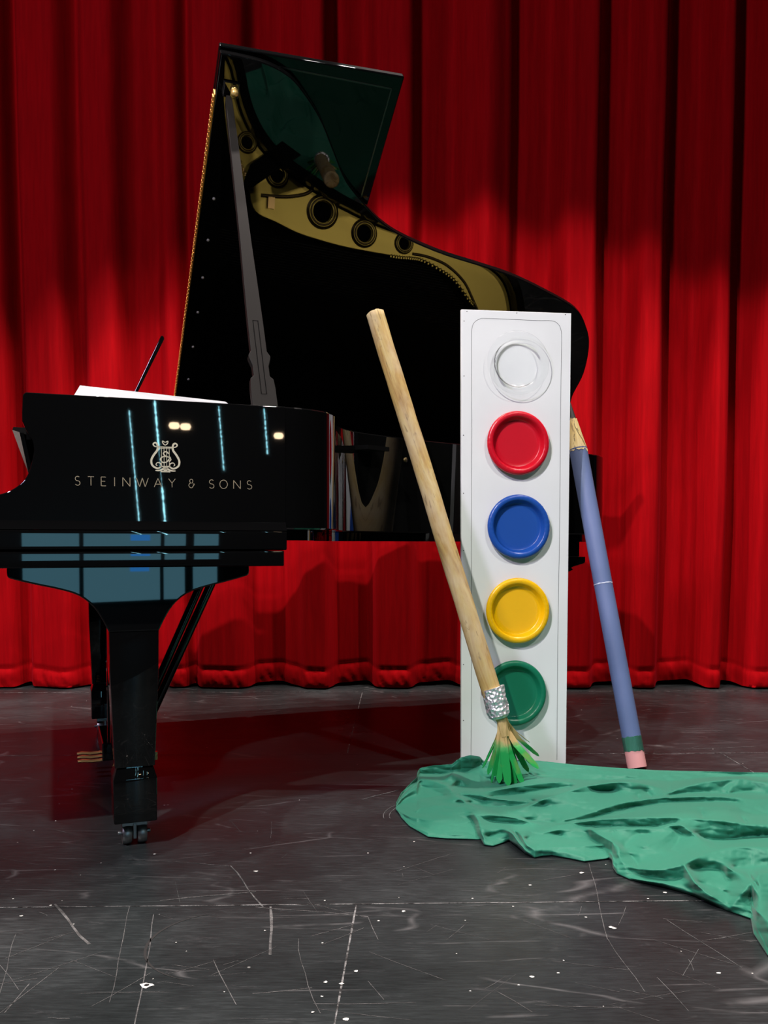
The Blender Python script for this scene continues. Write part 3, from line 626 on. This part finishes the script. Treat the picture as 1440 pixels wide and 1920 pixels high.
FOIL = mat('foil', (.82, .82, .83), .38, .7)
t = NT(FOIL); v = t.pos(); vo = t.n('ShaderNodeTexVoronoi'); vo.inputs['Scale'].default_value = 95; t.l(v, vo.inputs['Vector']); t.bump(vo.outputs['Distance'], .9, .006)
BR = empty('giant_paintbrush', tuple(Bf1)); tag(BR, 'giant paintbrush with a tan pole handle, foil collar and green-tipped strips, leaning on the piano', 'stage prop')
def loc2(o, e_): o.matrix_parent_inverse = Matrix.Translation(-Vector(e_.location)); return o
def lerp(a, b, s_): return a+(b-a)*s_
q = MB(); N_ = 90; rows = []; dr = Vector(tuple(Bdir)); up_ = dr.orthogonal().normalized(); sd_ = dr.cross(up_); seg = 32
for i in range(N_+1):
    s_ = i/N_; p = Vector(tuple(lerp(Bt, Bf1-Bdir*.01, s_))); r_ = .0262+.0012*s_
    p += up_*.003*noise.noise(Vector((s_*4, 0, 0)))+sd_*.003*noise.noise(Vector((s_*4, 9, 0)))
    rows.append([p+(up_*cos(2*pi*j/seg)+sd_*sin(2*pi*j/seg))*r_*(1+.025*noise.noise(Vector((cos(2*pi*j/seg)*1.5, sin(2*pi*j/seg)*1.5, s_*16)))) - (dr*(.006*noise.noise(Vector((j*.9, 4, 2)))+.004) if i == 0 else Vector((0, 0, 0))) for j in range(seg)])
r0 = rows[0]; c0 = sum(r0, Vector())/seg
q.grid([[c0+dr*.006]*seg, [c0+(p-c0)*.55+dr*.003 for p in r0], [c0+(p-c0)*.85-dr*.003 for p in r0]]+rows+[[Vector(tuple(Bf1-Bdir*.01))]*seg], close=True)
loc2(q.build('handle', BRm, BR, 180), BR)
q = MB(); rows = []
for i in range(41):
    s_ = i/40; p = Vector(tuple(lerp(Bf0-Bdir*.0, Bf1+Bdir*.006, s_))); rr = .0325-.002*s_
    if s_ > .9: rr -= (s_-.9)*.10
    rows.append([p+(up_*cos(2*pi*j/72)+sd_*sin(2*pi*j/72))*rr*(1+.10*noise.noise(Vector((cos(2*pi*j/72)*3.2, sin(2*pi*j/72)*3.2, s_*4)))+.05*noise.noise(Vector((cos(2*pi*j/72)*9, sin(2*pi*j/72)*9, s_*11)))) for j in range(72)])
q.grid([[r_+(Vector(tuple(Bf0))-r_)*.22 for r_ in rows[0]]]+rows+[[Vector(tuple(Bf1))+(r_-Vector(tuple(Bf1)))*.3 for r_ in rows[-1]]], close=True); loc2(q.build('foil_collar', FOIL, BR, 25), BR)
BRIS = mat('bristle_card', (.5, .35, .15), .6); t = NT(BRIS); g = t.n('ShaderNodeNewGeometry'); sx = t.n('ShaderNodeSeparateXYZ'); t.l(g.outputs['Position'], sx.inputs[0])
nz = t.noise(t.pos((1, 1, 1)), 30, 3); zz = t.math('ADD', sx.outputs[2], t.math('MULTIPLY', nz, .05))
grad = t.ramp(zz, [(.125, (.004, .30, .06)), (.142, (.10, .42, .12)), (.158, (.60, .42, .18))])
t.color(t.mix(t.math('MULTIPLY', t.ramp(t.noise(t.pos(), 18, 4), [(.55, (0, 0, 0)), (.7, (1, 1, 1))]), .35), grad, (.30, .22, .05)))
stem = brushpt(941, 1352)
tips = [(913, 1419, .02, 3), (905, 1440, .05, 5), (928, 1455, -.05, 9), (921, 1471, -.02, 5), (938, 1450, .04, 9), (953, 1474, -.07, 10), (962, 1470, -.02, 11), (967, 1474, -.05, 9), (981, 1472, -.06, 10), (975, 1421, .01, 8), (993, 1392, .03, 4), (1010, 1418, .03, 7), (1009, 1441, -.02, 13), (948, 1466, .0, 8), (990, 1447, .05, 9), (936, 1468, -.05, 8), (1000, 1436, .02, 7), (915, 1452, .0, 6), (972, 1460, .02, 9)]
rnd = random.Random(5)
for i, (x, y, dy, wpx) in enumerate(tips):
    tipz = 1
    Yt = 2.47+dy*.8; tp = atY(x, y, Yt); hw = wpx/1650*2.47*.78
    st0 = stem+pr([rnd.uniform(-.010, .010), dy*.12, .012]); mid = lerp(st0, tp, .55)+pr([(tp[0]-st0[0])*.10*-1, 0, 0])
    path = [st0, lerp(st0, mid, .5), mid, lerp(mid, tp, .5), lerp(mid, tp, .85), tp]; wds = [.5, .8, 1, 1.05, .9, .25]
    yaw = rnd.uniform(-.9, .9) if wpx > 5 else rnd.choice((-1.2, 1.2)); wdir = pr([cos(yaw), sin(yaw), 0]); nn_ = pr([-sin(yaw), cos(yaw), 0])*.0007
    q = MB(); rows = []
    for p, w_ in zip(path, wds): rows.append([p-wdir*hw*w_-nn_, p+wdir*hw*w_-nn_+nn_*3*0, p+wdir*hw*w_+nn_, p-wdir*hw*w_+nn_])
    q.grid(rows, close=True); q.add(rows[0], [(0, 1, 2, 3)]); q.add(rows[-1], [(3, 2, 1, 0)]); loc2(q.build('bristle', BRIS, BR), BR)
q = MB(); q.tube([Bf1-Bdir*.01, stem, lerp(stem, brushpt(950, 1400), .6)], [.018, .014, .012], 12, True, .2); loc2(q.build('bristle_core', BRIS, BR), BR)

# ================================================================= GIANT PENCIL
Pb = atY(1196, 1446, 2.66); 
def penpt(x, y, zt=None):
    f_ = (1438-y)/(1438-745); return atY(x, y, 2.66+f_*.27)
Pt = penpt(1066, 745); Pdir = (Pt-Pb)/np.linalg.norm(Pt-Pb); PL = np.linalg.norm(Pt-Pb)
PE = empty('giant_pencil', tuple(Pb)); tag(PE, 'giant blue pencil with pink eraser and black tip, leaning behind the white board', 'stage prop')
pd = Vector(tuple(Pdir)); pu = Vector((0, -1, 0)); pu = (pu-pd*pu.dot(pd)).normalized(); ps = pd.cross(pu); PV = Vector(tuple(Pb))
def cyl(name, s0, s1, r0_, r1_, m, j0=0, j1=0, seg=72, n=24, label=None, capr=True, bumpy=0):
    q = MB(); rows = []
    for i in range(n+1):
        f_ = i/n; s_ = s0+(s1-s0)*f_; r_ = r0_+(r1_-r0_)*f_; row = []
        for j in range(seg):
            a_ = 2*pi*j/seg; off = 0
            if j0 and i == 0: off = j0*noise.noise(Vector((cos(a_)*3, sin(a_)*3, 1)))
            if j1 and i == n: off = j1*noise.noise(Vector((cos(a_)*3, sin(a_)*3, 2)))
            row.append(PV+pd*(s_+off)+(pu*cos(a_)+ps*sin(a_))*r_*(1+bumpy*noise.noise(Vector((cos(a_)*2, sin(a_)*2, s_*9)))))
        rows.append(row)
    rows = [[PV+pd*s0]*seg]+rows+[[PV+pd*s1]*seg]
    q.grid(rows, close=True); o_ = q.build(name, m, PE, 40); loc2(o_, PE)
    if label: o_['label'] = label
    return o_
dpx = lambda y: (1438-y)/(1438-745)*PL
BLUE = mat('blue_wrap', (.105, .150, .30), .55)
t = NT(BLUE); t.bump(t.noise(t.pos((1, 1, .3)), 40, 4), .12, .004); t.color(t.ramp(t.noise(t.pos(), 7, 3), [(.3, (.092, .135, .27)), (.7, (.115, .16, .32))]))
PINK = mat('eraser_pink', (.72, .33, .32), .75); GFOIL = mat('green_foil', (.10, .33, .24), .3, .7)
t = NT(GFOIL); t.bump(t.noise(t.pos((1, 1, .2)), 120, 3), .7, .003)
CONEm = wood_paint('sharpened_wood', Pb, Pdir, [(.25, (.34, .22, .07)), (.42, (.60, .46, .18)), (.6, (.72, .60, .28)), (.75, (.74, .66, .42))])
LEAD = mat('pencil_lead', (.012, .013, .012), .6); TAPE = mat('wrap_seam', (.50, .55, .68), .5)
Rb = .0290
cyl('eraser', .012, dpx(1399), Rb*1.00, Rb*.99, PINK, 0, .004, label='pink eraser end')
cyl('foil_band', dpx(1403), dpx(1378), Rb*1.03, Rb*1.03, GFOIL, .006, .004, bumpy=.02, label='shiny green foil band')
cyl('barrel', dpx(1380), dpx(848), Rb, Rb, BLUE, 0, 0, bumpy=.01, n=60, label='blue wrapped barrel')
cyl('barrel_seam', dpx(1106), dpx(1104.2), Rb*1.015, Rb*1.015, TAPE, .003, .003)
cyl('sharpened_cone', dpx(853), dpx(790), Rb*1.02, Rb*.47, CONEm, .012, .010, label='pale wood cone with grain marks')
cyl('lead_tip', dpx(800), dpx(748), Rb*.50, Rb*.05, LEAD, .012, 0, label='black pencil tip')
q = MB()
pen_w = lambda a_, s_, r_: PV+pd*s_+(pu*cos(a_)+ps*sin(a_))*r_
GR = mat('grain_ink', (.06, .04, .02), .7)
def cone_r(s_): return Rb*1.02+(Rb*.47-Rb*1.02)*(s_-dpx(853))/(dpx(790)-dpx(853))
lines = [[(-.9, .02), (-.6, .30), (-.3, .5), (0.0, .75), (.1, .9)], [(-.35, .60), (-.2, .72)], [(.45, .25), (.5, .38)], [(.5, .42), (.35, .52)], [(-1.2, .35), (-1.0, .6)]]
for ln in lines:
    P_ = catmull(ln, 6); L_ = []; R_ = []
    for i, (a_, f_) in enumerate(P_):
        s_ = dpx(850)+(dpx(795)-dpx(850))*f_; r_ = cone_r(s_)+.0008; L_.append(pen_w(-a_-.035, s_, r_)); R_.append(pen_w(-a_+.035, s_, r_))
    q.grid([L_, R_])
loc2(q.build('grain_marks', GR, PE), PE)

# ================================================================= GREEN CLOTH
CN = (560, 240)
def cloth():
    # outline on the floor, read off the photograph
    C_ = lambda X, Y, h=0.0: ground(712+X/1.978, 1350+Y/1.978, h)
    back = [(60, 315), (66, 300), (82, 268), (110, 240), (138, 212), (142, 190), (150, 178), (200, 168), (268, 164), (285, 150), (300, 140), (335, 131), (370, 137), (384, 150), (400, 153), (480, 149), (590, 151), (720, 165), (860, 176), (1020, 186), (1230, 191), (1440, 195), (1750, 200)]
    bh = [.003, .010, .020, .028, .034, .036, .040, .046, .052, .066, .074, .080, .066, .046, .036, .036, .034, .034, .032, .030, .028, .026, .026]
    front = [(60, 325), (80, 360), (110, 392), (180, 432), (250, 438), (330, 440), (375, 442), (388, 462), (420, 466), (450, 456), (480, 446), (510, 466), (540, 492), (575, 509), (600, 503), (640, 500), (700, 511), (760, 523), (800, 518), (850, 512), (862, 520), (866, 548), (880, 568), (930, 590), (1050, 615), (1170, 650), (1290, 705), (1378, 735), (1388, 790), (1440, 870), (1520, 935), (1750, 1000)]
    bx, by = zip(*back); fx, fy = zip(*front)
    NX, NT_ = CN
    Xs = np.linspace(60, 1740, NX)
    Yb = np.interp(Xs, bx, by); Yf = np.interp(Xs, fx, fy); s_ = np.linspace(0, 1, NT_); kr = np.hanning(61); kr /= kr.sum(); Ys = np.convolve(np.pad(Yf, 30, 'edge'), kr, 'valid'); YY = Yb[:, None]+(Ys-Yb)[:, None]*s_[None, :]+(Yf-Ys)[:, None]*(s_[None, :]**5)
    # crests and valleys of the folds: (X, Y, height); the cloth is stretched taut between them
    L = [
     # back roll
     [(395, 152, .03), (480, 150, .035), (590, 152, .038), (720, 166, .038), (860, 177, .036), (1020, 187, .032), (1230, 192, .03), (1440, 196, .028), (1740, 200, .025)],
     [(560, 200, .016), (640, 214, .014), (760, 222, .010), (850, 222, .012), (980, 222, .018), (1090, 226, .016), (1200, 214, .016), (1320, 208, .016), (1440, 212, .014), (1740, 216, .014)],
     [(600, 186, .028), (760, 196, .026), (900, 206, .028), (1060, 206, .026), (1200, 202, .024)],
     # first long fold right of the brush
     [(268, 262, .034), (330, 264, .038), (400, 262, .042), (500, 246, .048), (600, 233, .050), (700, 227, .045), (790, 234, .03), (850, 250, .03)],
     [(300, 280, .022), (420, 284, .020), (520, 272, .020), (620, 256, .022), (720, 246, .026)],
     [(290, 276, .034), (350, 276, .038), (420, 288, .040), (500, 298, .036), (585, 301, .022)],
     [(300, 300, .016), (400, 318, .014), (500, 318, .016), (590, 305, .02)],
     # big diagonal fold
     [(470, 348, .022), (520, 328, .040), (600, 295, .060), (680, 268, .072), (760, 245, .080), (850, 230, .086), (930, 226, .088), (985, 236, .075), (1040, 250, .058), (1095, 264, .040)],
     [(400, 362, .010), (500, 366, .010), (600, 376, .012), (680, 380, .012), (760, 370, .016), (860, 346, .022), (940, 322, .026), (975, 305, .030)],
     [(930, 228, .088), (945, 262, .064), (968, 298, .036)], [(985, 262, .045), (1010, 285, .040), (1000, 300, .034)],
     # twin folds beneath it
     [(640, 384, .022), (720, 362, .034), (800, 338, .044), (900, 308, .056), (1000, 290, .064), (1100, 284, .066), (1230, 281, .068), (1330, 285, .066), (1440, 292, .062), (1740, 300, .05)],
     [(760, 378, .018), (860, 352, .026), (950, 328, .034), (1050, 308, .042), (1160, 302, .046), (1260, 300, .048), (1330, 302, .046)],
     [(740, 380, .026), (860, 348, .042), (960, 326, .054), (1060, 312, .062), (1130, 312, .066), (1200, 320, .068), (1270, 322, .066), (1320, 340, .058), (1365, 385, .05)],
     [(1190, 330, .066), (1200, 360, .058)], [(1300, 310, .050), (1370, 345, .046), (1440, 352, .046), (1740, 360, .04)],
     # upper right fold
     [(990, 303, .040), (1050, 276, .056), (1130, 246, .072), (1200, 228, .082), (1270, 220, .086), (1340, 214, .086), (1440, 228, .074), (1740, 235, .06)],
     [(1020, 306, .038), (1100, 275, .044), (1200, 268, .048), (1280, 272, .046), (1360, 268, .044), (1440, 272, .046)],
     [(1335, 216, .086), (1310, 245, .066), (1290, 276, .050)], [(1290, 225, .070), (1265, 262, .052)],
     # long dark-faced fold
     [(610, 402, .026), (680, 384, .040), (760, 372, .054), (840, 364, .066), (960, 360, .076), (1100, 361, .082), (1250, 371, .084), (1400, 386, .080), (1740, 400, .07)],
     [(800, 402, .020), (860, 398, .016), (950, 396, .014), (1040, 392, .016), (1090, 384, .022), (1130, 400, .022), (1220, 444, .022), (1320, 440, .022), (1400, 424, .026), (1440, 418, .03), (1740, 430, .03)],
     # middle part below it, left
     [(640, 410, .016), (700, 440, .018), (760, 450, .020), (780, 430, .02)], [(540, 440, .020), (600, 420, .030), (690, 402, .034), (770, 398, .036)], [(600, 470, .026), (700, 470, .026), (800, 462, .024), (850, 470, .018)],
     [(600, 490, .012), (680, 488, .018), (740, 500, .014)],
     # second sheet
     [(782, 404, .052), (850, 401, .058), (940, 399, .062), (1020, 400, .064), (1075, 388, .074), (1115, 387, .080), (1150, 410, .070), (1190, 435, .058), (1235, 457, .048)],
     [(782, 404, .052), (820, 428, .050), (860, 450, .052), (888, 470, .050), (885, 500, .040), (905, 535, .028), (925, 575, .010)],
     [(778, 415, .020), (800, 450, .016), (840, 490, .012), (855, 505, .008)], [(862, 500, .030), (866, 530, .018)],
     [(905, 470, .030), (940, 430, .042), (1000, 420, .048)], [(930, 500, .026), (960, 540, .020), (930, 560, .012)], [(975, 470, .050), (1040, 440, .056), (1090, 410, .064)], [(1120, 410, .056), (1105, 450, .040), (1080, 480, .034)], [(1000, 500, .038), (1080, 490, .044), (1120, 500, .044)],
     # lower folds
     [(930, 546, .024), (1000, 554, .038), (1060, 552, .048), (1100, 542, .060), (1128, 534, .068)], [(935, 572, .010), (1010, 580, .012), (1080, 580, .014), (1120, 566, .016), (1130, 556, .024)],
     [(1128, 534, .068), (1150, 572, .058), (1180, 612, .046), (1230, 650, .034), (1300, 690, .016)], [(1180, 600, .026), (1240, 620, .022), (1290, 640, .014)], [(940, 590, .012), (1050, 604, .018), (1160, 636, .016)],
     [(1128, 534, .068), (1180, 508, .066), (1240, 485, .070), (1300, 472, .076), (1370, 468, .078), (1440, 470, .076), (1740, 480, .06)], [(1160, 552, .034), (1220, 552, .034), (1275, 556, .032)], [(1310, 545, .036), (1380, 552, .034), (1440, 545, .036), (1740, 550, .03)],
     [(1286, 540, .066), (1320, 560, .060), (1360, 572, .054), (1395, 600, .04)], [(1290, 560, .036), (1300, 600, .030), (1260, 640, .020)],
     [(1740, 570, .05), (1440, 562, .072), (1400, 582, .076), (1360, 622, .062), (1320, 670, .034), (1295, 698, .014)], [(1385, 640, .030), (1384, 690, .022), (1380, 728, .008)], [(1402, 590, .074), (1408, 640, .060), (1396, 700, .050)],
     [(1395, 704, .060), (1440, 740, .062), (1520, 800, .055), (1740, 860, .05)], [(1392, 712, .040), (1400, 770, .024), (1440, 850, .010)], [(1470, 700, .02), (1600, 740, .02), (1740, 760, .02)],
     # front left sheet
     [(350, 348, .048), (370, 350, .050), (440, 352, .050), (520, 366, .044), (590, 386, .034), (635, 394, .022)], [(350, 348, .048), (366, 372, .046), (374, 410, .036), (386, 452, .010)], [(345, 362, .014), (354, 400, .012), (364, 432, .006)],
     [(400, 430, .012), (440, 420, .018), (470, 410, .024)], [(440, 395, .030), (490, 418, .044), (515, 450, .034), (545, 485, .018), (570, 503, .008)], [(505, 418, .018), (522, 445, .014), (545, 470, .008)],
     [(530, 432, .044), (545, 462, .034), (580, 480, .024), (640, 482, .020)], [(560, 400, .028), (540, 425, .036), (530, 432, .044)],
     # left lobe
     [(62, 318, .008), (100, 268, .030), (150, 224, .046), (165, 216, .046), (240, 240, .050), (255, 252, .048)], [(150, 196, .018), (220, 200, .014), (290, 192, .018), (330, 198, .02)],
     [(142, 178, .040), (200, 168, .050), (270, 164, .054), (298, 142, .082), (335, 131, .088), (372, 138, .074), (388, 162, .040)],
     [(235, 232, .040), (262, 205, .058), (272, 196, .060), (300, 222, .040), (320, 240, .022)], [(275, 240, .016), (330, 252, .012), (420, 252, .010), (480, 240, .012), (520, 220, .014)],
     [(255, 252, .050), (300, 292, .046), (350, 320, .042), (420, 342, .034), (450, 352, .024)], [(140, 332, .026), (200, 318, .034), (280, 318, .040), (345, 335, .040)], [(120, 300, .016), (180, 286, .018), (240, 280, .024)], [(160, 245, .026), (200, 262, .024), (230, 272, .028)],
     [(100, 355, .016), (200, 372, .026), (290, 352, .030), (340, 346, .034)], [(120, 385, .010), (200, 405, .012), (300, 400, .014), (345, 395, .012)], [(190, 425, .006), (280, 385, .020), (340, 375, .022)],
     [(385, 172, .030), (420, 200, .034), (450, 225, .030)], [(540, 170, .036), (570, 200, .036), (600, 225, .036)], [(400, 215, .016), (440, 238, .014)]]
    FS = .72; SMO = 6; KD = 1.12
    fix = np.zeros((NX, NT_), bool); H = np.full((NX, NT_), .02); wgt = np.zeros((NX, NT_))
    for poly in L:
        pts = catmull([(X, Y, h*FS) for X, Y, h in poly], 8)
        for a_, b_ in zip(pts[:-1], pts[1:]):
            n_ = max(1, int(math.hypot(b_[0]-a_[0], b_[1]-a_[1])/.8))
            for q_ in range(n_):
                f_ = q_/n_; X = a_[0]+(b_[0]-a_[0])*f_; Y = a_[1]+(b_[1]-a_[1])*f_; h = a_[2]+(b_[2]-a_[2])*f_
                i0 = int(round((X-60)/1680*(NX-1)))
                if not 1 <= i0 < NX-1: continue
                j0 = int(np.searchsorted(YY[i0], Y))
                if not 1 <= j0 < NT_-1: continue
                if fix[i0, j0] and H[i0, j0] > h: continue
                fix[i0, j0] = True; H[i0, j0] = h
    H[:, 0] = np.interp(Xs, bx, bh)*.85; H[:, -1] = .004; H[0, :] = .003; fix[0, :] = fix[:, 0] = fix[:, -1] = True
    for it in range(3000):
        A_ = H.copy(); A_[1:-1, 1:-1] = (H[2:, 1:-1]+H[:-2, 1:-1]+H[1:-1, 2:]+H[1:-1, :-2])*.25; A_[-1] = A_[-2]; A_[fix] = H[fix]; H = A_
    py = 1350+YY/1.978
    for j in range(NT_-2):
        drop = (CH-H[:, j])/(py[:, j]-1021.4)*(py[:, j+1]-py[:, j])*KD
        H[:, j+1] = np.maximum(H[:, j+1], H[:, j]-drop)
    for it in range(SMO):
        A_ = H.copy(); A_[1:-1, 1:-1] = H[1:-1, 1:-1]*.4+(H[2:, 1:-1]+H[:-2, 1:-1]+H[1:-1, 2:]+H[1:-1, :-2])*.15; H = A_
    rows = []
    for i in range(NX):
        r = []
        for j in range(NT_):
            e_ = min(1, (NT_-1-j)/10, j/10); X, Y = Xs[i], YY[i, j]
            h = max(.002, H[i, j]+e_*(.0022*abs(noise.noise(Vector((X*.008+Y*.012, Y*.035-X*.006, 4))))+.0008*noise.noise(Vector((X*.04, Y*.06, 8)))+.0035*noise.noise(Vector((X*.005+Y*.010, Y*.022-X*.004, 2)))))
            r.append(tuple(C_(X, Y, h)))
        p = r[0]; hh = p[2]; bk = [(p[0]*(1+.003*k), p[1]+.004+.004*k, max(.001, hh*(1-k/4)**1.0)) for k in (4, 3, 2, 1)]
        f0 = r[-1]; rows.append(bk+r+[(f0[0], f0[1]+.003, .001)])
    m = MB(); m.grid(rows)
    CL = mat('green_cotton', (.012, .155, .095), .6, Sheen_Weight=.1, Specular_IOR_Level=.3)
    t = NT(CL); t.bump(t.noise(t.pos(), 900, 2), .08, .0005)
    o = m.build('green_cloth', CL, None, 180); sm = o.modifiers.new('thick', 'SOLIDIFY'); sm.thickness = .0012; sm.offset = -1
    tag(o, 'long crumpled green cloth spread on the stage floor before the white board', 'cloth')
cloth()
